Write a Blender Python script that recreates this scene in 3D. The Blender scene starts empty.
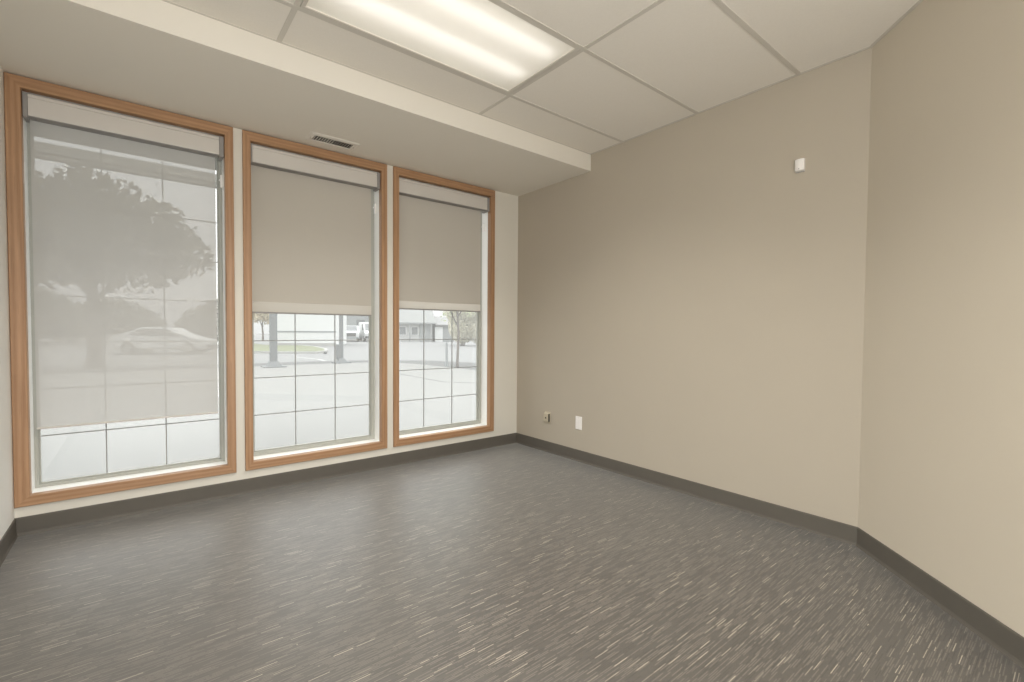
import bpy, bmesh, math, random
from mathutils import Vector, Matrix
random.seed(7)
sc = bpy.context.scene
COL = sc.collection
PI = math.pi

# ------------------------------------------------------------------ helpers
def lin(r, g, b):
    f = lambda c: (c/255/12.92) if c/255 <= .04045 else ((c/255+.055)/1.055)**2.4
    return (f(r), f(g), f(b), 1)

def link(name, bm, mat, parent=None, loc=None, smooth=False, rotz=0):
    me = bpy.data.meshes.new(name)
    bmesh.ops.recalc_face_normals(bm, faces=bm.faces[:])
    bm.to_mesh(me); bm.free()
    if smooth:
        for p in me.polygons: p.use_smooth = True
    if isinstance(mat, (list, tuple)):
        for m in mat: me.materials.append(m)
    elif mat: me.materials.append(mat)
    o = bpy.data.objects.new(name, me)
    COL.objects.link(o)
    if parent: o.parent = parent
    if loc: o.location = loc
    if rotz: o.rotation_euler.z = rotz
    return o

def thing(name, label, cat, loc=(0, 0, 0), rotz=0, group=None):
    o = bpy.data.objects.new(name, None)
    COL.objects.link(o)
    o.empty_display_size = .1
    o.location = loc; o.rotation_euler = (0, 0, rotz)
    o['label'] = label; o['category'] = cat
    if group: o['group'] = group
    return o

def tag(o, label, cat, group=None):
    o['label'] = label; o['category'] = cat
    if group: o['group'] = group
    return o

STRUCT_LABELS = {}
def struct(o, label, cat):
    o['kind'] = 'structure'; o['label'] = label; o['category'] = cat
    return o

def box(bm, x0, x1, y0, y1, z0, z1, bev=0, seg=2):
    r = bmesh.ops.create_cube(bm, size=1)
    vs = r['verts']
    for v in vs:
        v.co = Vector(((x0+x1)/2+v.co.x*(x1-x0), (y0+y1)/2+v.co.y*(y1-y0), (z0+z1)/2+v.co.z*(z1-z0)))
    if bev:
        es = list({e for v in vs for e in v.link_edges})
        bmesh.ops.bevel(bm, geom=es, offset=bev, segments=seg, profile=.5, affect='EDGES')
    return vs

def BX(*a, **k):
    bm = bmesh.new(); box(bm, *a, **k); return bm

def prism(bm, pts, a, b, axis='z'):
    """extrude a 2-D outline between a and b along axis"""
    def P(u, v, w):
        return {'z': (u, v, w), 'y': (u, w, v), 'x': (w, u, v)}[axis]
    lo = [bm.verts.new(P(u, v, a)) for u, v in pts]
    hi = [bm.verts.new(P(u, v, b)) for u, v in pts]
    n = len(pts)
    bm.faces.new(lo[::-1]); bm.faces.new(hi)
    for i in range(n):
        bm.faces.new((lo[i], lo[(i+1) % n], hi[(i+1) % n], hi[i]))

def tube(bm, pts, rads, seg=10, cap=True):
    rings = []
    pts = [Vector(p) for p in pts]
    for i, p in enumerate(pts):
        d = (pts[min(i+1, len(pts)-1)]-pts[max(i-1, 0)]).normalized()
        up = Vector((0, 0, 1)) if abs(d.z) < .9 else Vector((1, 0, 0))
        a = d.cross(up).normalized(); b = d.cross(a)
        r = rads[i] if isinstance(rads, (list, tuple)) else rads
        rings.append([bm.verts.new(p+a*math.cos(2*PI*k/seg)*r+b*math.sin(2*PI*k/seg)*r) for k in range(seg)])
    for A, B in zip(rings, rings[1:]):
        for k in range(seg):
            bm.faces.new((A[k], A[(k+1) % seg], B[(k+1) % seg], B[k]))
    if cap:
        bm.faces.new(rings[0][::-1]); bm.faces.new(rings[-1])

# ------------------------------------------------------------------ materials
class NT:
    def __init__(s, name):
        s.m = bpy.data.materials.new(name); s.m.use_nodes = True
        s.t = s.m.node_tree; s.b = s.t.nodes.get('Principled BSDF'); s.out = s.t.nodes.get('Material Output')
    def n(s, typ, **kw):
        nd = s.t.nodes.new(typ)
        for k, v in kw.items():
            if hasattr(nd, k): setattr(nd, k, v)
        return nd
    def l(s, a, b): s.t.links.new(a, b)
    def math(s, op, a, b=None, clamp=False):
        nd = s.n('ShaderNodeMath', operation=op); nd.use_clamp = clamp
        for i, v in enumerate((a, b)):
            if v is None: continue
            if isinstance(v, (int, float)): nd.inputs[i].default_value = v
            else: s.l(v, nd.inputs[i])
        return nd.outputs[0]
    def mix(s, fac, a, b):
        nd = s.n('ShaderNodeMix', data_type='RGBA')
        for i, v in ((0, fac), (6, a), (7, b)):
            if isinstance(v, (int, float)): nd.inputs[i].default_value = v
            elif isinstance(v, tuple): nd.inputs[i].default_value = v
            else: s.l(v, nd.inputs[i])
        return nd.outputs[2]
    def coord(s, scale=(1, 1, 1)):
        g = s.n('ShaderNodeNewGeometry'); mp = s.n('ShaderNodeMapping')
        mp.inputs['Scale'].default_value = scale
        s.l(g.outputs['Position'], mp.inputs['Vector']); return mp.outputs[0]
    def noise(s, vec, scale, detail=3, rough=.5):
        nd = s.n('ShaderNodeTexNoise'); nd.inputs['Scale'].default_value = scale
        nd.inputs['Detail'].default_value = detail; nd.inputs['Roughness'].default_value = rough
        s.l(vec, nd.inputs['Vector']); return nd.outputs['Fac']
    def bump(s, h, strength=.2, dist=.002):
        b = s.n('ShaderNodeBump'); b.inputs['Strength'].default_value = strength; b.inputs['Distance'].default_value = dist
        s.l(h, b.inputs['Height']); s.l(b.outputs[0], s.b.inputs['Normal'])

def plain(name, col, rough=.6, spec=.3, metal=0, noise=.04, nscale=6, bump=0):
    t = NT(name)
    c = t.coord()
    f = t.noise(c, nscale, 4)
    k = tuple(min(1, x*(1-noise)) for x in col[:3])+(1,)
    k2 = tuple(min(1, x*(1+noise)) for x in col[:3])+(1,)
    t.l(t.mix(f, k, k2), t.b.inputs['Base Color'])
    t.b.inputs['Roughness'].default_value = rough
    t.b.inputs['Specular IOR Level'].default_value = spec
    t.b.inputs['Metallic'].default_value = metal
    if bump: t.bump(t.noise(c, bump, 2), .15, .001)
    return t.m

M = {}
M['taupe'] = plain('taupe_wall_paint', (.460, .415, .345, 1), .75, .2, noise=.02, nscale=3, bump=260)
M['taupe_angled'] = plain('taupe_wall_paint_lit', (.60, .548, .46, 1), .75, .2, noise=.02, nscale=3, bump=260)  # same taupe, lightened: window light on the angled wall put into the colour
M['offwhite'] = plain('off_white_wall_paint', (.71, .685, .62, 1), .7, .2, noise=.02, nscale=3, bump=260)
M['leftwhite'] = plain('pale_wall_paint', (.84, .84, .81, 1), .7, .2, noise=.02, nscale=3, bump=260)
M['soffit'] = plain('soffit_paint', (.76, .73, .665, 1), .8, .15, noise=.015, nscale=3, bump=200)
M['rubber'] = plain('dark_rubber_base', (.115, .105, .09, 1), .55, .3, noise=.06, nscale=10)
M['white_vinyl'] = plain('white_vinyl', (.88, .88, .86, 1), .4, .4, noise=.02)
M['sash'] = plain('backlit_sash_vinyl', (.40, .405, .37, 1), .4, .3, noise=.02)  # white vinyl darkened, its backlit shade is in the colour
M['grille'] = plain('grey_grille_bar', (.30, .305, .30, 1), .5, .3)
M['alu'] = plain('painted_aluminium', (.62, .595, .56, 1), .4, .4, noise=.02)
M['bracket'] = plain('grey_plastic_bracket', (.30, .29, .28, 1), .5, .3)
M['white_plastic'] = plain('white_plastic', (.86, .84, .82, 1), .35, .4, noise=.01)
M['beige_plastic'] = plain('beige_plastic', (.54, .49, .38, 1), .4, .4, noise=.02)
M['dark'] = plain('dark_plastic', (.05, .045, .04, 1), .5, .3)
M['vent'] = plain('vent_enamel', (.74, .71, .65, 1), .4, .4, noise=.02)
M['ventdark'] = plain('vent_hollow_shadow', (.06, .055, .05, 1), .7, .2)
M['tee'] = plain('ceiling_tee', (.60, .575, .525, 1), .5, .3, noise=.01)

# acoustic ceiling tile
t = NT('acoustic_tile')
c = t.coord()
f = t.noise(c, 120, 3, .7); f2 = t.noise(c, 2.5, 2)
a = t.mix(f, (.775, .745, .69, 1), (.845, .815, .76, 1))
t.l(a, t.b.inputs['Base Color']); t.b.inputs['Roughness'].default_value = .9
t.b.inputs['Specular IOR Level'].default_value = .1
t.bump(f, .25, .001)
M['tile'] = t.m

# oak (grain along x or z)
def oak(name, axis):
    t = NT(name)
    s = (2.2, 26, 26) if axis == 'x' else (26, 26, 2.2)
    c = t.coord(s)
    n1 = t.noise(c, 1.6, 6, .62)
    c2 = t.coord((.9, 9, 9) if axis == 'x' else (9, 9, .9))
    w = t.n('ShaderNodeTexWave', wave_type='RINGS'); w.rings_direction = 'X' if axis == 'x' else 'Z'
    w.inputs['Scale'].default_value = 1.3; w.inputs['Distortion'].default_value = 5
    w.inputs['Detail'].default_value = 2; w.inputs['Detail Scale'].default_value = .8
    t.l(c2, w.inputs['Vector'])
    c3 = t.coord((6, 300, 300) if axis == 'x' else (300, 300, 6))
    n3 = t.noise(c3, 1, 2)
    a = t.mix(n1, (.30, .172, .095, 1), (.56, .345, .198, 1))
    b = t.mix(t.math('MULTIPLY', w.outputs['Fac'], .42), a, (.25, .12, .055, 1))
    d = t.mix(t.math('MULTIPLY', t.math('GREATER_THAN', n3, .62), .25), b, (.20, .10, .045, 1))
    t.l(d, t.b.inputs['Base Color'])
    t.b.inputs['Roughness'].default_value = .38; t.b.inputs['Specular IOR Level'].default_value = .4
    t.bump(n1, .08, .001)
    return t.m
M['oak_x'] = oak('oak_grain_along_x', 'x'); M['oak_z'] = oak('oak_grain_along_z', 'z')

# carpet: short pale dashes woven in rows along x
def carpet():
    t = NT('dash_carpet')
    g = t.n('ShaderNodeNewGeometry'); sp = t.n('ShaderNodeSeparateXYZ'); t.l(g.outputs['Position'], sp.inputs[0])
    X, Y = sp.outputs[0], sp.outputs[1]
    patch = t.noise(t.coord((1, 1.6, 1)), 3.2, 4, .6)
    patch2 = t.noise(t.coord((1, 1, 1)), 1.1, 2, .5)
    def rows(rh, dl, seed, wid, fill):
        v = t.math('DIVIDE', Y, rh); r = t.math('FLOOR', v); fv = t.math('FRACT', v)
        wn = t.n('ShaderNodeTexWhiteNoise', noise_dimensions='1D'); t.l(t.math('ADD', r, seed), wn.inputs['W'])
        u = t.math('ADD', t.math('DIVIDE', X, dl), t.math('MULTIPLY', wn.outputs['Value'], 31.7))
        cu = t.math('FLOOR', u); fu = t.math('FRACT', u)
        cv = t.n('ShaderNodeCombineXYZ'); t.l(cu, cv.inputs[0]); t.l(r, cv.inputs[1]); cv.inputs[2].default_value = seed
        w2 = t.n('ShaderNodeTexWhiteNoise', noise_dimensions='3D'); t.l(cv.outputs[0], w2.inputs['Vector'])
        m = t.math('MULTIPLY', t.math('LESS_THAN', fv, wid), t.math('LESS_THAN', fu, fill))
        return m, w2.outputs['Value'], w2.outputs['Color']
    m1, r1, c1 = rows(.0082, .080, 3.3, .30, .84)
    m2, r2, c2 = rows(.0062, .07, 11.7, .5, .9)
    fine = t.noise(t.coord((1, 1, 1)), 420, 2, .6)
    base = t.mix(fine, (.049, .043, .037, 1), (.100, .087, .075, 1))
    base = t.mix(t.math('MULTIPLY', patch2, .5), base, (.100, .100, .088, 1))
    # quiet mid-tone dashes
    k2 = t.math('MULTIPLY', m2, t.math('GREATER_THAN', r2, .55))
    base = t.mix(t.math('MULTIPLY', k2, .5), base, (.20, .178, .150, 1))
    k3 = t.math('MULTIPLY', m2, t.math('LESS_THAN', r2, .22))
    base = t.mix(t.math('MULTIPLY', k3, .5), base, (.045, .039, .034, 1))
    # pale dashes, more of them in some patches
    thr = t.math('SUBTRACT', 1.06, t.math('MULTIPLY', patch, .5))
    k1 = t.math('MULTIPLY', m1, t.math('GREATER_THAN', r1, thr))
    sc_ = t.n('ShaderNodeSeparateColor'); t.l(c1, sc_.inputs[0])
    k1 = t.math('MULTIPLY', k1, t.math('ADD', .12, t.math('MULTIPLY', t.math('POWER', sc_.outputs[1], 2.2), .75)))
    col = t.mix(k1, base, (.50, .45, .36, 1))
    t.l(col, t.b.inputs['Base Color'])
    t.b.inputs['Roughness'].default_value = .42
    t.b.inputs['Specular IOR Level'].default_value = 1.0
    t.b.inputs['Sheen Weight'].default_value = 1.0; t.b.inputs['Sheen Roughness'].default_value = .30; t.b.inputs['Sheen Tint'].default_value = (.95, .98, 1, 1)
    t.bump(fine, .15, .001)
    return t.m
M['carpet'] = carpet()

# window glass with outdoor glare mixed in as a translucent haze
def glass(name, haze):
    t = NT(name); t.t.nodes.remove(t.b)
    tr = t.n('ShaderNodeBsdfTransparent'); tr.inputs[0].default_value = (.98, .985, .975, 1)
    tl = t.n('ShaderNodeBsdfTranslucent'); tl.inputs[0].default_value = (.985, .985, .97, 1)
    gl = t.n('ShaderNodeBsdfGlossy'); gl.inputs['Roughness'].default_value = .02
    n = t.noise(t.coord(), 3, 3)
    m1 = t.n('ShaderNodeMixShader'); t.l(t.math('ADD', haze-.03, t.math('MULTIPLY', n, .06)), m1.inputs[0])
    t.l(tr.outputs[0], m1.inputs[1]); t.l(tl.outputs[0], m1.inputs[2])
    m2 = t.n('ShaderNodeMixShader'); m2.inputs[0].default_value = .035
    t.l(m1.outputs[0], m2.inputs[1]); t.l(gl.outputs[0], m2.inputs[2])
    t.l(m2.outputs[0], t.out.inputs[0]); return t.m
M['glass'] = glass('glare_veil_glass', .115)

def fabric(name, col, open_, transl, tcol):
    t = NT(name); t.t.nodes.remove(t.b)
    c = t.coord((1, 1, 1))
    n = t.noise(t.coord((700, 700, 700)), 1, 1)
    d = t.n('ShaderNodeBsdfDiffuse')
    t.l(t.mix(n, tuple(x*.96 for x in col[:3])+(1,), tuple(min(1, x*1.04) for x in col[:3])+(1,)), d.inputs[0])
    tl = t.n('ShaderNodeBsdfTranslucent'); tl.inputs[0].default_value = tcol
    tr = t.n('ShaderNodeBsdfTransparent')
    m1 = t.n('ShaderNodeMixShader'); m1.inputs[0].default_value = transl
    t.l(d.outputs[0], m1.inputs[1]); t.l(tl.outputs[0], m1.inputs[2])
    m2 = t.n('ShaderNodeMixShader'); m2.inputs[0].default_value = open_
    t.l(m1.outputs[0], m2.inputs[1]); t.l(tr.outputs[0], m2.inputs[2])
    t.l(m2.outputs[0], t.out.inputs[0]); return t.m
M['sheer'] = fabric('sheer_screen_fabric', (.51, .50, .48, 1), .17, .26, (.82, .81, .79, 1))
M['dense'] = fabric('dense_shade_fabric', (.50, .47, .42, 1), .0, .05, (.75, .70, .62, 1))
M['hem'] = fabric('hem_fabric', (.66, .63, .58, 1), .10, .50, (.84, .81, .76, 1))

# luminaire
t = NT('prismatic_lens'); t.t.nodes.remove(t.b)
rf = t.n('ShaderNodeBsdfRefraction'); rf.inputs['Roughness'].default_value = .85; rf.inputs['IOR'].default_value = 1.25
rf.inputs[0].default_value = (.97, .97, .96, 1)
tl = t.n('ShaderNodeBsdfTranslucent'); tl.inputs[0].default_value = (.95, .94, .92, 1)
df = t.n('ShaderNodeBsdfDiffuse'); df.inputs[0].default_value = (.85, .83, .78, 1)
m1 = t.n('ShaderNodeMixShader'); m1.inputs[0].default_value = .90
t.l(rf.outputs[0], m1.inputs[1]); t.l(tl.outputs[0], m1.inputs[2])
m2 = t.n('ShaderNodeMixShader'); m2.inputs[0].default_value = .30
t.l(m1.outputs[0], m2.inputs[1]); t.l(df.outputs[0], m2.inputs[2]); t.l(m2.outputs[0], t.out.inputs[0])
M['lens'] = t.m
M['pan'] = plain('white_reflector', (.88, .87, .83, 1), .5, .3, noise=0)
M['rim'] = plain('lens_rim', (.90, .87, .80, 1), .3, .5, noise=0)
def emis(name, col, s):
    t = NT(name); t.b.inputs['Base Color'].default_value = (.9, .9, .88, 1)
    t.b.inputs['Emission Color'].default_value = col; t.b.inputs['Emission Strength'].default_value = s
    return t.m
M['lamp'] = emis('fluorescent_lamp', (1, .97, .94, 1), 2.7)

# outside
def ext(name, col, rough=.85, noise=.08, nscale=2, spec=.15): return plain(name, col, rough, spec, 0, noise, nscale)
M['concrete'] = ext('pale_concrete', (.212, .212, .203, 1), noise=.05, nscale=.8)
M['asphalt'] = ext('pale_asphalt', (.096, .098, .097, 1), noise=.06, nscale=1.5)
M['street'] = ext('street_concrete', (.192, .194, .193, 1), noise=.05, nscale=.6)
M['kerb'] = ext('kerb_stone', (.34, .34, .325, 1))
M['paint_white'] = ext('white_line_paint', (.34, .34, .335, 1))
M['grass'] = ext('lawn_green', (.145, .160, .095, 1), noise=.3, nscale=5)
M['steel'] = ext('grey_painted_steel', (.135, .145, .150, 1), .5, .05, 2, .3)
M['wsiding'] = ext('white_siding', (.62, .63, .625, 1), .7, .02)
M['gline'] = ext('grey_band', (.26, .28, .285, 1))
M['groof'] = ext('grey_shingle', (.24, .24, .24, 1), .9, .15, 4)
M['roof_pale'] = ext('pale_roof_shingle', (.21, .215, .21, 1), .9, .1, 4)
M['gwall'] = ext('grey_house_wall', (.25, .262, .262, 1), .8, .06)
M['lwall'] = ext('light_house_wall', (.40, .405, .40, 1), .8, .06)
M['dwin'] = ext('dark_window_glass', (.13, .14, .145, 1), .15, .05, 2, .5)
M['bark'] = ext('tree_bark', (.12, .10, .085, 1), .9, .25, 9)
M['carwhite'] = ext('white_car_paint', (.62, .63, .63, 1), .3, .01, 2, .5)
M['cargrey'] = ext('dark_car_trim', (.05, .05, .052, 1), .5, .05, 2, .3)
M['tyre'] = ext('tyre_rubber', (.03, .03, .03, 1), .8)
M['soff_ext'] = ext('eave_board', (.30, .297, .265, 1), .8, .04)
def leaf(name, a, b):
    t = NT(name); t.t.nodes.remove(t.b)
    n = t.noise(t.coord(), 2.2, 3)
    colr = t.mix(n, a, b)
    d = t.n('ShaderNodeBsdfDiffuse'); tl = t.n('ShaderNodeBsdfTranslucent')
    t.l(colr, d.inputs[0]); t.l(colr, tl.inputs[0])
    m = t.n('ShaderNodeMixShader'); m.inputs[0].default_value = .35
    t.l(d.outputs[0], m.inputs[1]); t.l(tl.outputs[0], m.inputs[2]); t.l(m.outputs[0], t.out.inputs[0])
    return t.m
M['leaf_dark'] = leaf('dark_leaves', (.085, .085, .055, 1), (.155, .148, .095, 1))
M['leaf_pale'] = leaf('pale_leaves', (.42, .48, .28, 1), (.58, .62, .42, 1))
M['leaf_tan'] = leaf('tan_leaves', (.62, .60, .49, 1), (.74, .71, .60, 1))
M['leaf_autumn'] = leaf('autumn_leaves', (.50, .52, .40, 1), (.72, .58, .44, 1))

# ------------------------------------------------------------------ room shell (metres; window wall y=0, right wall x=0)
W = -3.442; ZC = 2.563; ZS = 2.427; YS = -.937; L = -2.817; BACK = -4.6
BH = .098
AX = BACK-L            # angled wall runs at 45 degrees to (AX, BACK)
WIN = [(-3.442, -2.4205), (-2.3691, -1.3614), (-1.3086, -.2931)]
FT, FB = 2.4225, .155
CW, CT, CB = .048, .060, .055

# floor
bm = bmesh.new()
prism(bm, [(W, 0), (0, 0), (0, L), (AX, BACK), (W, BACK)], -.12, 0)
struct(link('floor', bm, M['carpet']), 'grey brown carpet floor woven with short pale dashes', 'floor')

# window wall: piers, strip under and over the windows
ops = [(a+CW+(.012 if i == 0 else 0)-.0135, b-CW+.0135) for i, (a, b) in enumerate(WIN)]
Z0, Z1 = FB+CB-.0135, FT-CT+.0135
bm = bmesh.new()
xs = [W-.2] + [v for o in ops for v in o] + [.2]
for i in range(0, len(xs), 2): box(bm, xs[i], xs[i+1], 0, .2, Z0, Z1)
box(bm, W-.2, .2, 0, .2, -.12, Z0); box(bm, W-.2, .2, 0, .2, Z1, 2.8)
struct(link('wall_front', bm, M['offwhite']), 'off white wall around the three tall windows', 'wall')
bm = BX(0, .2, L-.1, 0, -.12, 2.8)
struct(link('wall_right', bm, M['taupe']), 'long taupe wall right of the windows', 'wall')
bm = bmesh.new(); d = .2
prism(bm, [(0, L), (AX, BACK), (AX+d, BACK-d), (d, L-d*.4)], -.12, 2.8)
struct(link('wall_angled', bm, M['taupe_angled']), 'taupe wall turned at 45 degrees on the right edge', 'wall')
struct(link('wall_left', BX(W-.2, W, BACK-.2, 0, -.12, 2.8), M['leftwhite']), 'sliver of pale wall at the left edge', 'wall')
# back wall (behind the camera) with a wide opening that holds the added fill lamp
DX0, DX1, DH = -3.36, -1.90, 2.30
bm = bmesh.new()
box(bm, W-.2, DX0, BACK-.15, BACK, -.12, 2.8); box(bm, DX1, AX+.2, BACK-.15, BACK, -.12, 2.8)
box(bm, DX0, DX1, BACK-.15, BACK, DH, 2.8)
struct(link('wall_back', bm, M['offwhite']), 'off white wall behind the camera', 'wall')

# ceiling (tiles, one plane) with the opening of the luminaire
LX0, LX1, LY0, LY1 = -2.335, -1.127, -1.877, -1.277
bm = bmesh.new()
def slab(x0, x1, y0, y1): box(bm, x0, x1, y0, y1, ZC, ZC+.02)
slab(W, 0, LY1, YS); slab(W, LX0, LY0, LY1); slab(LX1, 0, LY0, LY1)
slab(W, 0, L, LY0)
prism(bm, [(W, L), (0, L), (AX, BACK), (W, BACK)], ZC, ZC+.02)
ceil = struct(link('ceiling', bm, M['tile']), 'suspended ceiling of large pale tiles', 'ceiling')
bm = bmesh.new(); tw = .012; tz = ZC-.0035
YL = [-1.267, -1.877, -2.487, -3.097, -3.707, -4.317]
for y in YL:
    xe = 0 if y > L else (y-L)
    box(bm, W, xe, y-tw, y+tw, tz, ZC)
for x in (-1.115, -2.347):
    box(bm, x-tw, x+tw, BACK, YS, tz+.0004, ZC)
link('ceiling_grid', bm, M['tee'], ceil)
bm = bmesh.new()                                              # wall angle moulding round the tiles
aw = .016
box(bm, -aw, 0, L, YS, tz+.0008, ZC); box(bm, W, -.0, YS-aw*.6, YS, tz+.0008, ZC)
prism(bm, [(0, L), (AX, BACK), (AX-aw*1.41, BACK), (-aw*1.41, L)], tz+.0008, ZC)
link('edge_moulding', bm, M['tee'], ceil)

# soffit over the windows
bm = BX(W, 0, YS, 0, ZS, ZC+.02)
struct(link('ceiling_soffit', bm, M['soffit']), 'boxed soffit lowered above the windows', 'ceiling')

# rubber wall base, rounded top edge
def base_run(name, p, q, label):
    p, q = Vector(p), Vector(q); dr = (q-p).normalized(); nrm = Vector((dr.y, -dr.x))    # into the room
    prof = [(0, 0), (.012, 0), (.009, .006), (.0065, .016), (.006, BH-.006), (.0045, BH-.0015), (.0025, BH), (0, BH)]
    bm = bmesh.new(); rows = []
    for P in (p, q):
        rows.append([bm.verts.new((P.x+nrm.x*a, P.y+nrm.y*a, z)) for a, z in prof])
    n = len(prof)
    for i in range(n): bm.faces.new((rows[0][i], rows[0][(i+1) % n], rows[1][(i+1) % n], rows[1][i]))
    bm.faces.new(rows[0]); bm.faces.new(rows[1][::-1])
    struct(link(name, bm, M['rubber']), label, 'baseboard')
base_run('baseboard_front', (W, 0), (0, 0), 'dark rubber baseboard under the windows')
base_run('baseboard_right', (0, 0), (0, L), 'dark rubber baseboard along the long taupe wall')
base_run('baseboard_angled', (0, L), (AX, BACK), 'dark rubber baseboard along the angled wall')
base_run('baseboard_left', (W, BACK), (W, 0), 'dark rubber baseboard along the left wall')

# ------------------------------------------------------------------ windows
def window(n, a, b, where):
    root = bpy.data.objects.new('window_%d' % n, None); COL.objects.link(root)
    root.location = ((a+b)/2, 0, FB); struct(root, 'tall oak cased window '+where, 'window')
    loc = (-(a+b)/2, 0, -FB)
    def part(name, bm, mat, parent=root, **k):
        o = link(name, bm, mat, parent, **k)
        if parent is root: o.location = loc
        return o
    # mitred oak casing, slightly rounded front
    t0, t1 = -.019, -.001
    A = a+.0015
    out = [(A, FB), (b, FB), (b, FT), (A, FT)]
    CL = CW+(.012 if n == 1 else 0)
    inn = [(A+CL, FB+CB), (b-CW, FB+CB), (b-CW, FT-CT), (A+CL, FT-CT)]
    for i, mt in ((0, 'oak_x'), (1, 'oak_z'), (2, 'oak_x'), (3, 'oak_z')):
        j = (i+1) % 4
        q = [Vector(v) for v in (out[i], out[j], inn[j], inn[i])]
        cen = sum(q, Vector((0, 0)))/4
        bm = bmesh.new()
        lay = []
        for yy, sh in ((t1, 0), (t0+.004, 0), (t0, .004)):
            ring = []
            for k, v in enumerate(q):
                edge = (q[0]-q[3]) if k in (0, 3) else (q[1]-q[2])
                f = edge.normalized()*sh*1.3
                ring.append(bm.verts.new(((v+(f*-1 if k in (0, 1) else f)).x, yy, (v+(f*-1 if k in (0, 1) else f)).y)))
            lay.append(ring)
        for r0, r1 in zip(lay, lay[1:]):
            for k in range(4): bm.faces.new((r0[k], r0[(k+1) % 4], r1[(k+1) % 4], r1[k]))
        bm.faces.new(lay[0]); bm.faces.new(lay[-1])
        part('casing', bm, M[mt])
    # oak return boards lining the front of the opening
    ix0, ix1, iz0, iz1, RD = A+CL, b-CW, FB+CB, FT-CT, .032
    for q in ((ix0-.012, ix0, iz0-.012, iz1+.012), (ix1, ix1+.012, iz0-.012, iz1+.012)):
        part('return_board', BX(q[0], q[1], .0003, RD, q[2], q[3]), M['oak_z'])
    for q in ((iz0-.012, iz0), (iz1, iz1+.012)):
        part('return_board', BX(ix0+.0002, ix1-.0002, .0003, RD, q[0], q[1]), M['oak_x'])
    # white jamb liner
    th = .010
    x0, x1, z0, z1 = ix0-th+.001, ix1+th-.001, iz0-th+.001, iz1+th-.001
    bm = bmesh.new()
    box(bm, x0-.001, x0+th, RD+.0005, .17, z0, z1); box(bm, x1-th, x1+.001, RD+.0005, .17, z0, z1)
    box(bm, x0+th, x1-th, RD+.0005, .17, z0-.001, z0+th); box(bm, x0+th, x1-th, RD+.0005, .17, z1-th, z1+.001)
    part('jamb', bm, M['white_vinyl'])
    X0, X1, ZA, ZB = x0+th, x1-th, z0+th, z1-th
    # sash frame with stepped glazing bead
    sw = .016 if n == 1 else .027
    bm = bmesh.new()
    swr = .018 if n == 1 else .027
    def ring(wl, wr_, wd, ol, orr, ov, ya, yb):
        box(bm, X0+ol, X0+ol+wl, ya, yb, ZA+ov, ZB-ov); box(bm, X1-orr-wr_, X1-orr, ya, yb, ZA+ov, ZB-ov)
        box(bm, X0+ol+wl, X1-orr-wr_, ya, yb, ZA+ov, ZA+ov+wd); box(bm, X0+ol+wl, X1-orr-wr_, ya, yb, ZB-ov-wd, ZB-ov)
    ring(sw, swr, sw, 0, 0, 0, .128, .172); ring(.007, .007, .007, sw, swr, sw, .143, .166)
    part('sash', bm, M['sash'])
    g0, g1, h0, h1 = X0+sw, X1-swr, ZA+sw, ZB-sw
    part('glass', BX(g0, g1, .158, .162, h0, h1), M['glass'])
    # grille bars
    cx = (a+b)/2; bw = .0030
    bm = bmesh.new()
    for x in (cx-.145, cx+.145): box(bm, x-bw, x+bw, .150, .1575, h0+.01, h1-.01)
    k = 0
    while .497+.265*k < h1-.05:
        z = .497+.265*k
        box(bm, g0+.01, g1-.01, .151, .1575, z-bw, z+bw); k += 1
    part('grille', bm, M['grille'])
    # small white sash latch on each jamb
    bm = bmesh.new()
    box(bm, X1-.012, X1, .085, .11, 2.05, 2.13, .003); box(bm, X1-.02, X1-.01, .09, .105, 2.09, 2.10)
    part('latch', bm, M['white_plastic'])
    return x0+th, x1-th, ZB
wr = [window(1, *WIN[0], 'at the far left with a sheer shade'), window(2, *WIN[1], 'in the middle of the three'),
      window(3, *WIN[2], 'nearest the taupe wall')]

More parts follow.
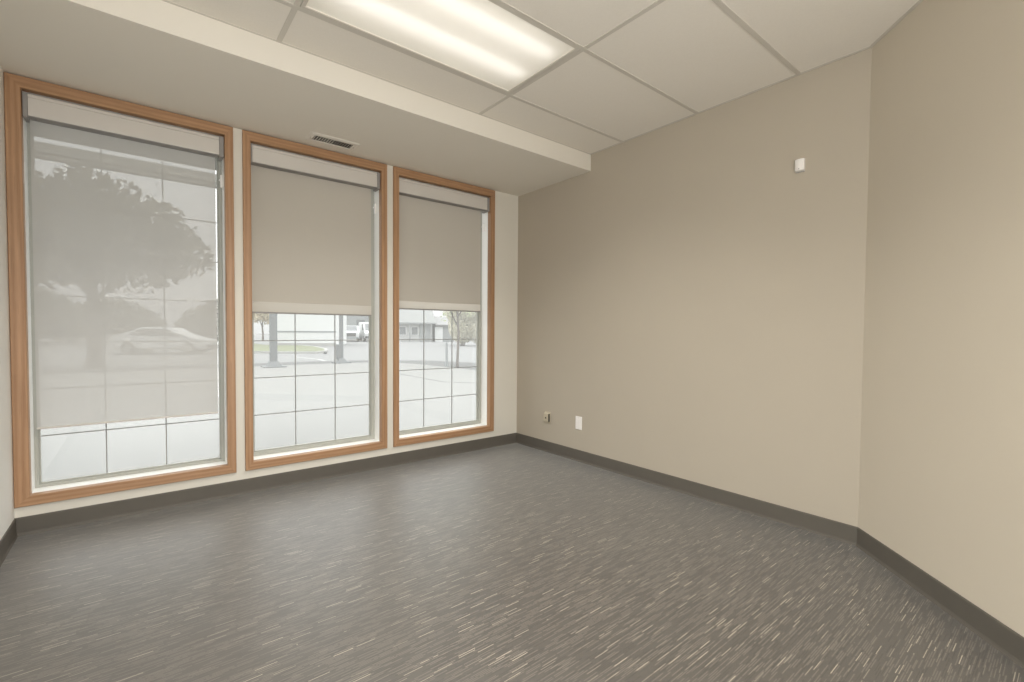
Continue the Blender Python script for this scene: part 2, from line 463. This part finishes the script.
# ------------------------------------------------------------------ roller shades
def shade(i, zh, fab, label, hem):
    X0, X1, ZB = wr[i]
    root = thing('roller_shade', label, 'shade', ((X0+X1)/2, .05, zh), group=None)
    off = (-(X0+X1)/2, -.05, -zh)
    def part(name, bm, mat, **k): return link(name, bm, mat, root, loc=off, **k)
    zt, zb = ZB-.014, 2.232
    e = .004
    # fascia: front plate with a recessed upper lip and curled-in foot
    f0, f1 = ((-3.358, -2.497), (-2.307, -1.437), (-1.2500, -.370))[i]
    bm = bmesh.new()
    prof = [(.010, zb+.006), (.006, zb+.002), (.004, zb+.008), (.004, zt-.024), (.008, zt-.0225), (.008, zt-.020),
            (.004, zt-.018), (.004, zt-.003), (.007, zt), (.09, zt), (.09, zt-.004), (.012, zt-.004), (.010, zt-.008)]
    prism(bm, prof, f0, f1, 'x'); part('fascia', bm, M['alu'])
    for (u, v) in ((min(X0+.001, f0-.007), f0-.001), (f1+.001, X1-.001)):
        part('end_bracket', BX(u, v, .002, .095, zb-.010, zt+.003, .003), M['bracket'])
    part('fascia_shadow', BX(f0, f1, .0125, .074, zb-.001, zb+.003), M['bracket'])  # dark plate added as the shadow under the fascia
    # roller with cloth wound on it, and the hanging cloth
    c0, c1 = ((-3.361, -2.511), (-2.307, -1.456), (-1.2485, -.391))[i]
    R = .026; cy, cz = .055, zt-.040
    bm = bmesh.new(); tube(bm, [(c0+.004, cy, cz), (c1-.004, cy, cz)], R-.002, 20); part('roller_tube', bm, M['bracket'], smooth=False)
    path = []
    for k in range(0, 19):
        a = -PI*.55 + (PI*1.55)*k/18
        path.append((cy+R*math.cos(PI-a), cz+R*math.sin(PI-a)))
    path = [(cy+R*math.cos(a), cz+R*math.sin(a)) for a in [PI*1.2-(PI*1.2)*k/18 for k in range(19)]]
    yb = cy+R
    top = path[-1][1]
    nz = 24
    zl = zh+hem-.001 if hem else zh
    path += [(yb, top+(zl-top)*k/nz) for k in range(1, nz+1)]
    bm = bmesh.new(); rows = []
    for (y, z) in path:
        rows.append([bm.verts.new((c0+(c1-c0)*k/6, y, z)) for k in range(7)])
    for A, B in zip(rows, rows[1:]):
        for k in range(6): bm.faces.new((A[k], A[k+1], B[k+1], B[k]))
    part('fabric', bm, fab, smooth=True)
    if hem:
        bm = bmesh.new()
        prism(bm, [(yb-.0035, zh+.0025), (yb, zh-.002), (yb+.0035, zh+.0025), (yb+.0035, zh+hem-.002), (yb+.001, zh+hem), (yb-.001, zh+hem), (yb-.0035, zh+hem-.002)], c0-.0005, c1+.0005, 'x')
        part('hem_pocket', bm, M['hem'])
    bm = BX(c0-.001, c1+.001, yb-.0045, yb+.0045, zh-.006, zh+.005, .002); part('hem_bar', bm, M['bracket'] if hem else M['alu'])
    # clutch chain at the side
    return root
shade(0, .553, M['sheer'], 'see-through grey roller shade pulled nearly down over the far left window', 0)
shade(1, 1.226, M['dense'], 'opaque grey roller shade half lowered in the middle window', .076)
shade(2, 1.290, M['dense'], 'opaque grey roller shade half lowered in the window nearest the taupe wall', .066)

# ------------------------------------------------------------------ ceiling luminaire
cx, cy = (LX0+LX1)/2, (LY0+LY1)/2
root = thing('ceiling_light', 'recessed fluorescent ceiling light with two lamps behind a frosted lens', 'light', (cx, cy, ZC))
def lp(name, bm, mat, **k): return link(name, bm, mat, root, loc=(-cx, -cy, -ZC), **k)
bm = bmesh.new(); e = .002; H = ZC+.095
a0, a1, b0, b1 = LX0+e, LX1-e, LY0+e, LY1-e
box(bm, a0, a1, b0, b1, H, H+.004)
box(bm, a0, a0+.003, b0, b1, ZC, H); box(bm, a1-.003, a1, b0, b1, ZC, H)
box(bm, a0, a1, b0, b0+.003, ZC, H); box(bm, a0, a1, b1-.003, b1, ZC, H)
lp('housing', bm, M['pan'])
bm = bmesh.new(); rw = .008; zr0, zr1 = ZC-.004, ZC+.006
l0, l1, k0, k1 = -2.314, -1.152, -1.855, -1.299
box(bm, a0, a1, b0, k0, zr0, zr1, .0015); box(bm, a0, a1, k1, b1, zr0, zr1, .0015)
box(bm, a0, l0, k0, k1, zr0, zr1, .0015); box(bm, l1, a1, k0, k1, zr0, zr1, .0015)
lp('lens_frame', bm, M['tee'])
bm = bmesh.new(); e2 = .004; zq = ZC-.0005
box(bm, l0, l1, k0, k0+e2, zq, ZC+.004); box(bm, l0, l1, k1-e2, k1, zq, ZC+.004); box(bm, l0, l0+e2, k0+e2, k1-e2, zq, ZC+.004); box(bm, l1-e2, l1, k0+e2, k1-e2, zq, ZC+.004)
lp('lens_rim', bm, M['rim'])
bm = bmesh.new()
vs = [bm.verts.new((x, y, ZC+.002)) for x, y in ((l0, k0), (l1, k0), (l1, k1), (l0, k1))]; bm.faces.new(vs)
lp('lens', bm, M['lens'])
for y in (-1.47, -1.715):
    bm = bmesh.new(); tube(bm, [(l0+.03, y, ZC+.05), (l1-.03, y, ZC+.05)], .0127, 14)
    lt = lp('lamp_tube', bm, M['lamp'], smooth=False)
    bm = bmesh.new(); tube(bm, [(l0+.018, y, ZC+.05), (l0+.034, y, ZC+.05)], .0135, 14); link('end_cap', bm, M['alu'], lt)
    bm = bmesh.new(); tube(bm, [(l1-.034, y, ZC+.05), (l1-.018, y, ZC+.05)], .0135, 14); link('end_cap', bm, M['alu'], lt)

# ------------------------------------------------------------------ small fittings
# register in the soffit
vx0, vx1, vy0, vy1 = -2.005, -1.675, -.270, -.105
root = thing('air_vent', 'small off white louvred air vent in the soffit above the middle window', 'vent', ((vx0+vx1)/2, (vy0+vy1)/2, ZS))
off = (-(vx0+vx1)/2, -(vy0+vy1)/2, -ZS)
ox0, ox1, oy0, oy1 = vx0+.034, vx1-.034, vy0+.036, vy1-.036
bm = bmesh.new(); zf = ZS-.007
O = [(vx0, vy0), (vx1, vy0), (vx1, vy1), (vx0, vy1)]; S = [(vx0+.012, vy0+.012), (vx1-.012, vy0+.012), (vx1-.012, vy1-.012), (vx0+.012, vy1-.012)]
I = [(ox0, oy0), (ox1, oy0), (ox1, oy1), (ox0, oy1)]
rings = [[bm.verts.new((x, y, z)) for x, y in q] for q, z in ((O, ZS-.0003), (O, ZS-.0015), (S, zf), (I, zf), (I, ZS-.0003))]
for A, B in zip(rings, rings[1:]):
    for k in range(4): bm.faces.new((A[k], A[(k+1) % 4], B[(k+1) % 4], B[k]))
link('vent_frame', bm, M['vent'], root, loc=off)
link('duct_shadow', BX(ox0-.004, ox1+.004, oy0-.004, oy1+.004, ZS-.0012, ZS-.0004), M['ventdark'], root, loc=off)  # thin dark sheet painting the unlit hollow above the louvres
bm = bmesh.new(); ns = 15
for k in range(ns):
    x = ox0+(ox1-ox0)*(k+.5)/ns; dx = .0012 if k < ns/2 else -.0040
    prism(bm, [(x-dx-.0008, ZS-.0013), (x-dx+.0008, ZS-.0013), (x+dx*.4+.0008, zf+.0002), (x+dx*.4-.0008, zf+.0002)], oy0, oy1, 'y')
link('louvre', bm, M['vent'], root, loc=off)
bm = bmesh.new(); box(bm, ox0-.014, ox0-.008, -.198, -.176, zf-.006, zf, .001); link('damper_lever', bm, M['vent'], root, loc=off)
for x in (vx0+.02, vx1-.02):
    bm = bmesh.new(); tube(bm, [(x, (vy0+vy1)/2, zf), (x, (vy0+vy1)/2, zf-.002)], .004, 10); link('screw', bm, M['bracket'], root, loc=off)

# sensor high on the taupe wall
root = thing('wall_sensor', 'small white rounded sensor box high on the taupe wall', 'sensor', (0, -2.5015, 2.017))
bm = bmesh.new()
w = .0235
for zz0, zz1, sc_ in ((0, .07, 1),):
    prof = []
    for k in range(9):
        u = -w+2*w*k/8
        prof.append((-.016-.007*(1-(u/w)**2), u))
    pts = [(-.0005, -w)] + prof + [(-.0005, w)]
    lo = [bm.verts.new((x, y, zz0+.004*(1 if abs(x) > .01 else 0))) for x, y in pts]
    hi = [bm.verts.new((x, y, zz1-.003*(1 if abs(x) > .01 else 0))) for x, y in pts]
    n = len(pts)
    bm.faces.new(lo[::-1]); bm.faces.new(hi)
    for k in range(n): bm.faces.new((lo[k], lo[(k+1) % n], hi[(k+1) % n], hi[k]))
link('cover', bm, M['white_plastic'], root)
bm = bmesh.new(); tube(bm, [(-.0225, 0, .012), (-.0238, 0, .012)], .0028, 10); link('indicator', bm, M['bracket'], root)
bm = BX(-.004, -.0004, -w+.002, w-.002, -.004, .0045); link('back_plate', bm, M['bracket'], root)

# blank white plate
root = thing('wall_plate', 'white rectangular wall plate low on the taupe wall', 'wall plate', (0, -.8375, .273))
bm = BX(-.0065, -.0005, -.0355, .0355, 0, .112, .0025, 2); link('plate', bm, M['white_plastic'], root)
bm = BX(-.0085, -.006, -.017, .017, .023, .089, .001); link('insert', bm, M['white_plastic'], root)
for z in (.012, .100):
    bm = bmesh.new(); tube(bm, [(-.0063, 0, z), (-.0075, 0, z)], .003, 10); link('screw', bm, M['alu'], root)
# beige surface jack box
root = thing('phone_jack', 'beige surface mounted jack box low on the taupe wall near the corner', 'jack', (0, -.452, .266))
bm = BX(-.005, -.0005, -.036, .036, 0, .105, .0015); link('plate', bm, M['beige_plastic'], root)
bm = bmesh.new()
prism(bm, [(-.004, .012), (-.026, .018), (-.028, .03), (-.028, .083), (-.024, .092), (-.004, .096)], -.029, .029, 'y')
bmesh.ops.bevel(bm, geom=bm.edges[:], offset=.0015, segments=1, affect='EDGES')
bx_ = link('jack_box', bm, M['beige_plastic'], root)
link('socket', BX(-.0295, -.0275, -.008, .008, .045, .058), M['dark'], bx_)
link('side_shadow', BX(-.025, -.006, -.0305, -.0285, .016, .090), M['dark'], bx_)  # dark sheet that paints the shaded side of the box

# ------------------------------------------------------------------ outside
G = -.15
# broad street, slightly below the pavement
bm = BX(-90, 110, .2, 140, G-.34, G-.10); struct(link('ground', bm, M['street']), 'pale street and forecourt beyond the windows', 'ground')
# near pavement with rounded corner toward the right
edge = [(-60, 14.0), (2.6, 14.0), (4.0, 13.8), (4.8, 13.1), (5.15, 12), (5.3, 10.4), (5.4, 8.8), (5.6, 7.2), (6.6, 5.9), (9, 5.2), (40, 4.9)]
bm = bmesh.new()
prism(bm, [(-60, .2)] + edge + [(40, .2)], G-.12, G)
struct(link('pavement', bm, M['concrete']), 'pale concrete pavement outside the windows', 'pavement')
# darker gutter that follows the kerb
def ribbon(pts, w, z0, z1, side=1):
    bm = bmesh.new(); P = [Vector(p) for p in pts]; q = []
    for i, p in enumerate(P):
        d = (P[min(i+1, len(P)-1)]-P[max(i-1, 0)]).normalized()
        q.append(p+Vector((-d.y, d.x))*w*side)
    for i in range(len(P)-1):
        prism(bm, [P[i], P[i+1], q[i+1], q[i]], z0, z1)
    return bm
struct(link('gutter', ribbon(edge, 2.9, G-.101, G-.092), M['asphalt']), 'darker gutter strip along the pavement edge', 'gutter')
jl = [(-.2, 12.2), (2.6, 9.6), (2.86, 8.7), (2.84, 6.3), (3.3, 5.7), (6, 5.0)]
struct(link('trim_joint', ribbon(jl[1:], .05, G-.001, G+.003), M['asphalt']), 'thin dark joint line across the pavement', 'joint')
# lane lines and drive edge
struct(link('road_marking', ribbon([(2.95, 20.6), (3.35, 18.2), (3.2, 16.9)], .16, G-.1, G-.094), M['paint_white']), 'white painted line on the street', 'marking')
# lawn island
bm = bmesh.new()
lw = [(1.5, 25.8), (2.6, 25.1), (3.9, 24.0), (4.8, 23.4), (5.5, 24.4), (6.3, 27), (7.0, 32), (6.6, 34.6), (4.7, 35.9), (4.7, 45), (3.3, 34.6)]
prism(bm, lw, G-.1, G+.02)
lawn = link('grass', bm, M['grass']); lawn['kind'] = 'stuff'; lawn['label'] = 'low mown grass island beside the street'; lawn['category'] = 'grass'
struct(link('trim_kerb', ribbon(lw[:8], .18, G-.1, G+.03, -1), M['kerb']), 'pale kerb round the grass island', 'kerb')
# a little dark bollard cap near the island tip
o = tag(link('drain_cap', (lambda b: (tube(b, [(5.1, 22.9, G-.1), (5.1, 22.9, G-.02), (5.1, 22.9, G+.03)], [.10, .09, .04], 10), b)[1])(bmesh.new()), M['cargrey']), 'small dark cap on the street by the tip of the grass island', 'cap')

# eave boards and canopy beam above the windows, on brackets
root = thing('eave_canopy', 'brownish grey canopy beam and eave board outside the top of the windows', 'canopy', (-3, .2, 2.55))
off = (3, -.2, -2.55)
bm = BX(-9, -1.9, .205, 1.5, 2.556, 2.60); link('eave_board', bm, M['soff_ext'], root, loc=off)
bm = BX(-9, -1.9, 2.0, 2.10, 2.544, 2.662); link('beam', bm, M['soff_ext'], root, loc=off)
for x in (-8.4, -5.2, -1.97):
    bm = bmesh.new(); box(bm, x-.05, x+.05, 1.45, 2.05, 2.60, 2.66); link('bracket', bm, M['soff_ext'], root, loc=off)

# two steel columns
def column(x, y, w, h, label, with_box, pw):
    root = thing('steel_column', label, 'column', (x, y, G-.02), rotz=.0, group='columns by the street')
    link('shaft', BX(-w/2, w/2, -w/2, w/2, .20, h, .01), M['steel'], root)
    bm = bmesh.new()
    lo = [(-pw*.33, -pw*.33), (pw*.33, -pw*.33), (pw*.33, pw*.33), (-pw*.33, pw*.33)]
    hi = [(-w*.62, -w*.62), (w*.62, -w*.62), (w*.62, w*.62), (-w*.62, w*.62)]
    A = [bm.verts.new((a, b, .055)) for a, b in lo]; B = [bm.verts.new((a, b, .21)) for a, b in hi]
    bm.faces.new(A[::-1]); bm.faces.new(B)
    for k in range(4): bm.faces.new((A[k], A[(k+1) % 4], B[(k+1) % 4], B[k]))
    link('footing', bm, M['steel'], root)
    link('base_plate', BX(-pw/2, pw/2, -pw/2, pw/2, 0, .06, .01), M['steel'], root)
    link('cap', BX(-w*.7, w*.7, -w*.7, w*.7, h-.01, h+.06, .01), M['steel'], root)
    if with_box:
        link('control_box', BX(-w/2-.12, -w/2, -.07, .07, .16, .72, .01), M['steel'], root)
column(.56, 13.39, .205, 4.6, 'thick grey column left of centre outside the middle window', False, .66)
column(3.02, 14.1, .125, 4.6, 'thinner grey column with a side box outside the middle window', True, .56)

# white building
def rect_building():
    root = thing('white_building', 'low white building with a grey band beyond the grass', 'building', (5.6, 36.45, G-.1), rotz=math.atan2(34.5-36.45, 9.63-5.6))
    link('wall', BX(-.6, 4.32, 0, 7, 0, 4.2), M['wsiding'], root)
    link('trim_band', BX(-.62, 4.34, -.03, .0, 1.10, 1.22), M['gline'], root)
    bm = bmesh.new(); prism(bm, [(-.5, 4.2), (7.5, 4.2), (3.5, 5.6)], -1, 4.7, 'x'); link('roof', bm, M['groof'], root)
    link('plinth', BX(-.63, 4.35, -.05, 0, 0, .25), M['kerb'], root)
rect_building()

# vehicles
def car(name, label, cat, loc, rotz, prof, wheels, width, win, paint):
    root = thing(name, label, cat, loc, rotz)
    bm = bmesh.new(); prism(bm, prof, -width/2, width/2, 'y')
    es = [e for e in bm.edges if abs(e.verts[0].co.y-e.verts[1].co.y) < 1e-4]
    bmesh.ops.bevel(bm, geom=es, offset=.07, segments=3, affect='EDGES')
    body = link('body', bm, paint, root, smooth=False)
    for poly in win:
        bm = bmesh.new(); prism(bm, poly, -width/2-.012, width/2+.012, 'y'); link('side_window', bm, M['dwin'], root)
    for wx in wheels:
        for s in (-1, 1):
            bm = bmesh.new(); tube(bm, [(wx, s*(width/2-.22), .32), (wx, s*(width/2+.01), .32)], .32, 18)
            wh = link('wheel', bm, M['tyre'], root)
            bm = bmesh.new(); tube(bm, [(wx, s*(width/2+.005), .32), (wx, s*(width/2+.022), .32)], .19, 12); link('hub_cap', bm, M['kerb'], wh)
    return root
sedan = [(-2.1, .28), (2.15, .28), (2.2, .62), (2.05, .78), (1.15, .92), (.45, 1.38), (-.75, 1.42), (-1.55, 1.02), (-2.1, .95), (-2.18, .6)]
r = car('sedan', 'white saloon car seen through the sheer shade of the left window', 'car', (-1.75, 27.3, G-.1), -.45, sedan, (-1.35, 1.35), 1.75,
    [[(-1.3, 1.0), (.95, .93), (.40, 1.31), (-.72, 1.35)]], M['carwhite'])
link('bumper', BX(2.12, 2.24, -.8, .8, .3, .5, .03), M['cargrey'], r)
pick = [(-2.6, .45), (2.5, .45), (2.55, 1.0), (2.4, 1.12), (1.35, 1.18), (.75, 1.78), (-.75, 1.8), (-.85, 1.15), (-2.6, 1.15)]
th = math.atan2(-3.55-49, -2.92-15.9)
r = car('pickup_truck', 'white pickup truck with dark grille parked beyond the middle window', 'truck', (15.9, 49.4, G-.1), th, pick, (-1.7, 1.65), 1.9,
    [[(-.65, 1.22), (1.15, 1.22), (.70, 1.68), (-.65, 1.7)]], M['carwhite'])
link('grille', BX(2.5, 2.6, -.62, .62, .6, .98, .02), M['cargrey'], r)
link('bumper', BX(2.5, 2.66, -.93, .93, .38, .58, .03), M['gline'], r)
bm = bmesh.new()
vs = [bm.verts.new(v) for v in ((1.30, -.78, 1.23), (1.30, .78, 1.23), (.80, .72, 1.74), (.80, -.72, 1.74))]
vs2 = [bm.verts.new((v.co.x+.03, v.co.y, v.co.z+.02)) for v in vs]
bm.faces.new(vs); bm.faces.new(vs2[::-1])
for k in range(4): bm.faces.new((vs[k], vs[(k+1) % 4], vs2[(k+1) % 4], vs2[k]))
link('windscreen', bm, M['dwin'], r)
van = [(-2.5, .35), (2.35, .35), (2.45, .95), (1.95, 1.25), (1.25, 2.1), (-2.4, 2.25), (-2.5, 2.0)]
r = car('delivery_van', 'tall white van at the right edge of the middle window', 'van', (18.35, 49.6, G-.1), th+.12, van, (-1.6, 1.6), 1.95,
    [[(.3, 1.3), (1.72, 1.3), (1.2, 1.95), (.3, 1.98)]], M['carwhite'])
link('bumper', BX(2.36, 2.52, -.93, .93, .38, .62, .03), M['cargrey'], r)
bm = bmesh.new()
vs = [bm.verts.new(v) for v in ((1.93, -.84, 1.30), (1.93, .84, 1.30), (1.30, .80, 2.02), (1.30, -.80, 2.02))]
vs2 = [bm.verts.new((v.co.x+.04, v.co.y, v.co.z+.02)) for v in vs]
bm.faces.new(vs); bm.faces.new(vs2[::-1])
for k in range(4): bm.faces.new((vs[k], vs[(k+1) % 4], vs2[(k+1) % 4], vs2[k]))
link('windscreen', bm, M['dwin'], r)

# grey building behind the vehicles
root = thing('grey_building', 'plain grey building behind the parked truck and van', 'building', (17, 66, G-.1), rotz=-.35)
link('wall', BX(-3, 9, 0, 6, 0, 4.4), M['gwall'], root)
bm = bmesh.new(); prism(bm, [(-.5, 4.4), (6.5, 4.4), (3, 6.4)], -3.4, 9.4, 'x'); link('roof', bm, M['groof'], root)
for x in (0, 3, 6): link('window', BX(x-.6, x+.6, -.03, .02, 1.6, 2.8), M['dwin'], root)

# house across the street, seen in the right window
hx, hy = 19.9, 45.2; hr = math.atan2(43.3-45.2, 24.9-20.0)
root = thing('house', 'low grey house with a pale roof across the street in the right window', 'house', (hx, hy, G-.1), rotz=hr)
link('wall', BX(-.2, 3.75, 0, 6, 0, 2.16), M['lwall'], root)
bm = bmesh.new(); prism(bm, [(-.55, 2.12), (6.5, 2.12), (6.5, 2.2), (3.0, 4.1), (-.55, 2.2)], -.5, 4.1, 'x'); link('roof', bm, M['roof_pale'], root)
link('fascia', BX(-.5, 4.1, -.60, -.56, 2.05, 2.2), M['gwall'], root)
for x in (.42, 1.75): 
    f = link('window', BX(x-.42, x+.42, -.04, .01, .75, 1.75), M['wsiding'], root)
    link('pane', BX(x-.34, x+.34, -.055, -.03, .82, 1.68), M['dwin'], f)
link('porch_post', BX(1.10, 1.24, -.55, -.42, 0, 2.1), M['gwall'], root)
link('porch_post', BX(3.55, 3.66, -.55, -.42, 0, 2.1), M['gwall'], root)
link('garage_wall', BX(2.3, 3.5, -.12, .02, 0, 2.1), M['gwall'], root)
root2 = thing('garage', 'low garage with a white door beside the grey house', 'garage', (24.05, 43.55, G-.1), rotz=hr)
link('wall', BX(-.2, 1.9, .6, 5, 0, 1.95), M['gwall'], root2)
link('door', BX(-.35, .55, .5, .62, 0, 1.72), M['wsiding'], root2)
bm = bmesh.new(); prism(bm, [(.2, 1.9), (5.4, 1.9), (5.4, 2.0), (2.8, 3.0), (.2, 2.0)], -.3, 2.2, 'x'); link('roof', bm, M['groof'], root2)

# trees
def foliage(blobs, n, size):
    bm = bmesh.new()
    vol = [b[1][0]*b[1][1]*b[1][2] for b in blobs]; tot = sum(vol)
    for (c, r), v in zip(blobs, vol):
        for _ in range(int(n*v/tot)):
            d = Vector((random.gauss(0, 1), random.gauss(0, 1), random.gauss(0, 1))).normalized()
            k = random.random()**.38
            p = Vector((c[0]+d.x*r[0]*k, c[1]+d.y*r[1]*k, c[2]+d.z*r[2]*k))
            a = Vector((random.gauss(0, 1), random.gauss(0, 1), random.gauss(0, 1))).normalized()
            b = a.orthogonal().normalized(); s = size*random.uniform(.6, 1.3)
            b = (Matrix.Rotation(random.random()*6.28, 3, a) @ b)
            cc = a.cross(b)
            vs = [bm.verts.new(p+b*s*.9), bm.verts.new(p+cc*s*.45), bm.verts.new(p-b*s*.9), bm.verts.new(p-cc*s*.45)]
            bm.faces.new(vs)
    return bm
def tree(name, label, loc, h, tr, blobs, n, size, lm, branches):
    root = thing(name, label, 'shrub' if 'shrub' in name else 'tree', loc)
    bm = bmesh.new()
    tube(bm, [(0, 0, 0), (.02, .01, h*.05), (.04, -.03, h*.3), (-.03, .04, h*.65), (.02, 0, h)], [tr*1.6, tr*1.1, tr*.95, tr*.75, tr*.35], 12)
    for (z, dx, dy, dz, rr) in branches:
        tube(bm, [(0, 0, z), (dx*.5, dy*.5, z+dz*.6), (dx, dy, z+dz)], [rr, rr*.7, rr*.3], 8)
    link('trunk', bm, M['bark'], root, smooth=True)
    bm = foliage(blobs, n, size)
    link('foliage', bm, lm, root)
tree('broad_tree', 'broad leafy tree seen through the sheer shade of the left window', (-4.1, 17.53, G-.1), 4.6, .19,
     [((-.6, 0, 4.4), (2.1, 1.9, 1.7)), ((1.3, -.4, 4.6), (1.7, 1.6, 1.25)), ((2.3, -.8, 3.9), (1.1, 1.2, .85)), ((-2.2, .6, 4.2), (1.5, 1.5, 1.4)),
      ((.2, 0, 5.6), (1.5, 1.4, .9)), ((-1.8, .4, 5.6), (1.3, 1.3, .9)), ((.9, -.4, 3.3), (1.5, 1.2, .75)), ((-1.9, 0, 3.1), (1.2, 1.2, .8)), ((-.2, 0, 6.2), (.8, .8, .5))],
     9500, .16, M['leaf_dark'], [(2.2, 1.3, -.3, 1.4, .09), (2.4, -1.4, .4, 1.5, .09), (3.0, .4, .9, 1.6, .08), (3.2, .8, -.7, 1.5, .07)])
tree('round_shrub', 'dark rounded shrub beside the parked car in the left window', (.9, 34.6, G-.1), 1.6, .12,
     [((0, 0, 1.5), (1.75, 1.4, 1.5)), ((.6, 0, 2.5), (1.1, 1.0, 1.0)), ((-.9, 0, 1.2), (1.2, 1, 1.1))],
     4200, .17, M['leaf_dark'], [(.6, .5, 0, .8, .05), (.6, -.5, 0, .8, .05)])
tree('young_tree', 'young tree with a slim flared trunk outside the right window', (5.95, 10.62, G-.1), 4.2, .044,
     [((0, 0, 4.2), (1.7, 1.7, 1.5)), ((-.5, .3, 2.9), (1.1, 1.1, .8)), ((.5, -.4, 2.7), (.9, .9, .6)), ((-.36, .25, 1.95), (.28, .3, .28)), ((.3, -.25, 2.0), (.3, .3, .18))],
     6500, .07, M['leaf_pale'], [(1.55, -.5, .35, 1.0, .025), (1.8, .6, -.4, 1.0, .025)])
tree('hazy_tree', 'pale tan leafy tree mass beyond the street at the right of the right window', (19.4, 31.2, G-.1), 2.4, .16,
     [((0, 0, 1.9), (1.3, 1.3, 1.75)), ((.5, -.6, 3.4), (1.7, 1.7, 1.4)), ((-.4, .3, 3.2), (1.2, 1.2, 1.2)), ((1.1, -1.1, 1.6), (1.2, 1.2, 1.5))],
     22000, .11, M['leaf_tan'], [(.8, .5, 0, 1.2, .07), (.9, -.5, .2, 1.2, .07)])
tree('autumn_tree', 'small autumn coloured tree left of the thick column in the middle window', (8.0, 55, G-.1), 2.6, .10,
     [((0, 0, 3.4), (1.5, 1.3, 1.2)), ((.7, 0, 2.7), (1.0, 1, .9)), ((-.7, 0, 2.8), (1.0, 1, .8))],
     1500, .2, M['leaf_autumn'], [(1.5, .5, 0, 1.0, .05), (1.6, -.5, .2, 1.0, .05)])

for hx_, hy_, sc__, lab in ((-9.2, 47, 1.0, 'leafy tree far across the street at the left edge of the left window'), (-4.6, 50, .9, 'leafy tree far across the street behind the broad tree in the left window')):
    tree('distant_tree', lab, (hx_, hy_, G-.1), 2.2, .15, [((0, 0, 2.4*sc__), (3.0*sc__, 1.6, 2.0*sc__)), ((2.0, 0, 1.6), (1.8, 1.4, 1.4)), ((-2, .3, 1.8), (1.8, 1.4, 1.5))],
         3000, .26, M['leaf_dark'], [(.9, .9, 0, 1.2, .07), (1.0, -.9, .2, 1.1, .07)])
# slim post by the young tree
root = thing('marker_post', 'slim grey post standing left of the young tree', 'post', (6.02, 11.46, G-.1))
bm = bmesh.new(); tube(bm, [(0, 0, 0), (0, 0, .86), (0, 0, .92)], [.045, .045, .02], 10); link('post', bm, M['gline'], root)
bm = bmesh.new(); tube(bm, [(0, 0, .70), (0, 0, .78)], .049, 10); link('reflector_band', bm, M['paint_white'], root)

# ------------------------------------------------------------------ light
wd = bpy.data.worlds.new('overcast'); sc.world = wd; wd.use_nodes = True
nt = wd.node_tree; bg = nt.nodes['Background']
tc = nt.nodes.new('ShaderNodeTexCoord'); nz = nt.nodes.new('ShaderNodeTexNoise'); nz.inputs['Scale'].default_value = 3; nz.inputs['Detail'].default_value = 4
cr = nt.nodes.new('ShaderNodeValToRGB')
cr.color_ramp.elements[0].position = .35; cr.color_ramp.elements[0].color = (.92, .945, .96, 1)
cr.color_ramp.elements[1].position = .7; cr.color_ramp.elements[1].color = (1, 1, 1, 1)
nt.links.new(tc.outputs['Generated'], nz.inputs['Vector']); nt.links.new(nz.outputs['Fac'], cr.inputs[0]); nt.links.new(cr.outputs[0], bg.inputs[0])
sx = nt.nodes.new('ShaderNodeSeparateXYZ'); nt.links.new(tc.outputs['Generated'], sx.inputs[0])
mr = nt.nodes.new('ShaderNodeMapRange'); mr.inputs[1].default_value = 0; mr.inputs[2].default_value = 1
mr.inputs[3].default_value = .95; mr.inputs[4].default_value = 5.0
nt.links.new(sx.outputs[2], mr.inputs[0]); nt.links.new(mr.outputs[0], bg.inputs[1])

def area(name, loc, rot, sx, sy, power, col):
    ld = bpy.data.lights.new(name, 'AREA'); ld.shape = 'RECTANGLE'; ld.size = sx; ld.size_y = sy
    ld.energy = power; ld.color = col
    o = bpy.data.objects.new(name, ld); COL.objects.link(o); o.location = loc; o.rotation_euler = rot
    return o
# added fill lamp in the unseen opening behind the camera
area('back_fill', ((DX0+DX1)/2, BACK-.05, DH/2), (PI/2, 0, 0), DX1-DX0-.06, DH-.1, 64, (1, .965, .915))
# added fill lamp under the ceiling, out of view and without a fixture
area('overhead_fill', (-2.65, -2.95, ZC-.02), (0, 0, 0), 1.2, .55, 20, (1, .96, .89)).data.spread = math.radians(142)
lo = area('ceiling_light_output', ((LX0+LX1)/2, (LY0+LY1)/2, ZC-.008), (0, 0, 0), 1.14, .54, 22, (1, .96, .89))
lo.data.spread = math.radians(132)

# ------------------------------------------------------------------ camera
R = [[0.7791646396558919, -0.6267802808017183, 0.006995992282977644], [0.012860018904954919, 0.027143336194680033, 0.9995488278288295], [0.6266873895521343, 0.7787231336607009, -0.02920953402554964]]
cam = bpy.data.cameras.new('camera'); co = bpy.data.objects.new('camera', cam); COL.objects.link(co)
cam.sensor_fit = 'HORIZONTAL'; cam.sensor_width = 36; cam.lens = 464.88*36/1024
cam.shift_x = -.44/1024; cam.shift_y = 3.16/1024; cam.clip_start = .02; cam.clip_end = 500
m = Matrix(((R[0][0], R[1][0], -R[2][0]), (R[0][1], R[1][1], -R[2][1]), (R[0][2], R[1][2], -R[2][2]))).to_4x4()
m.translation = (-2.91789, -3.55097, 1.11203)
co.matrix_world = m
sc.camera = co

sc.view_settings.view_transform = 'Standard'; sc.view_settings.look = 'None'
sc.view_settings.gamma = 1; sc.view_settings.use_curve_mapping = False; sc.view_settings.exposure = 0
sc.cycles.use_denoising = True; sc.cycles.denoising_prefilter = 'ACCURATE'
sc.cycles.max_bounces = 14; sc.cycles.diffuse_bounces = 8; sc.cycles.transparent_max_bounces = 16
sc.cycles.sample_clamp_indirect = 6; sc.cycles.caustics_reflective = False
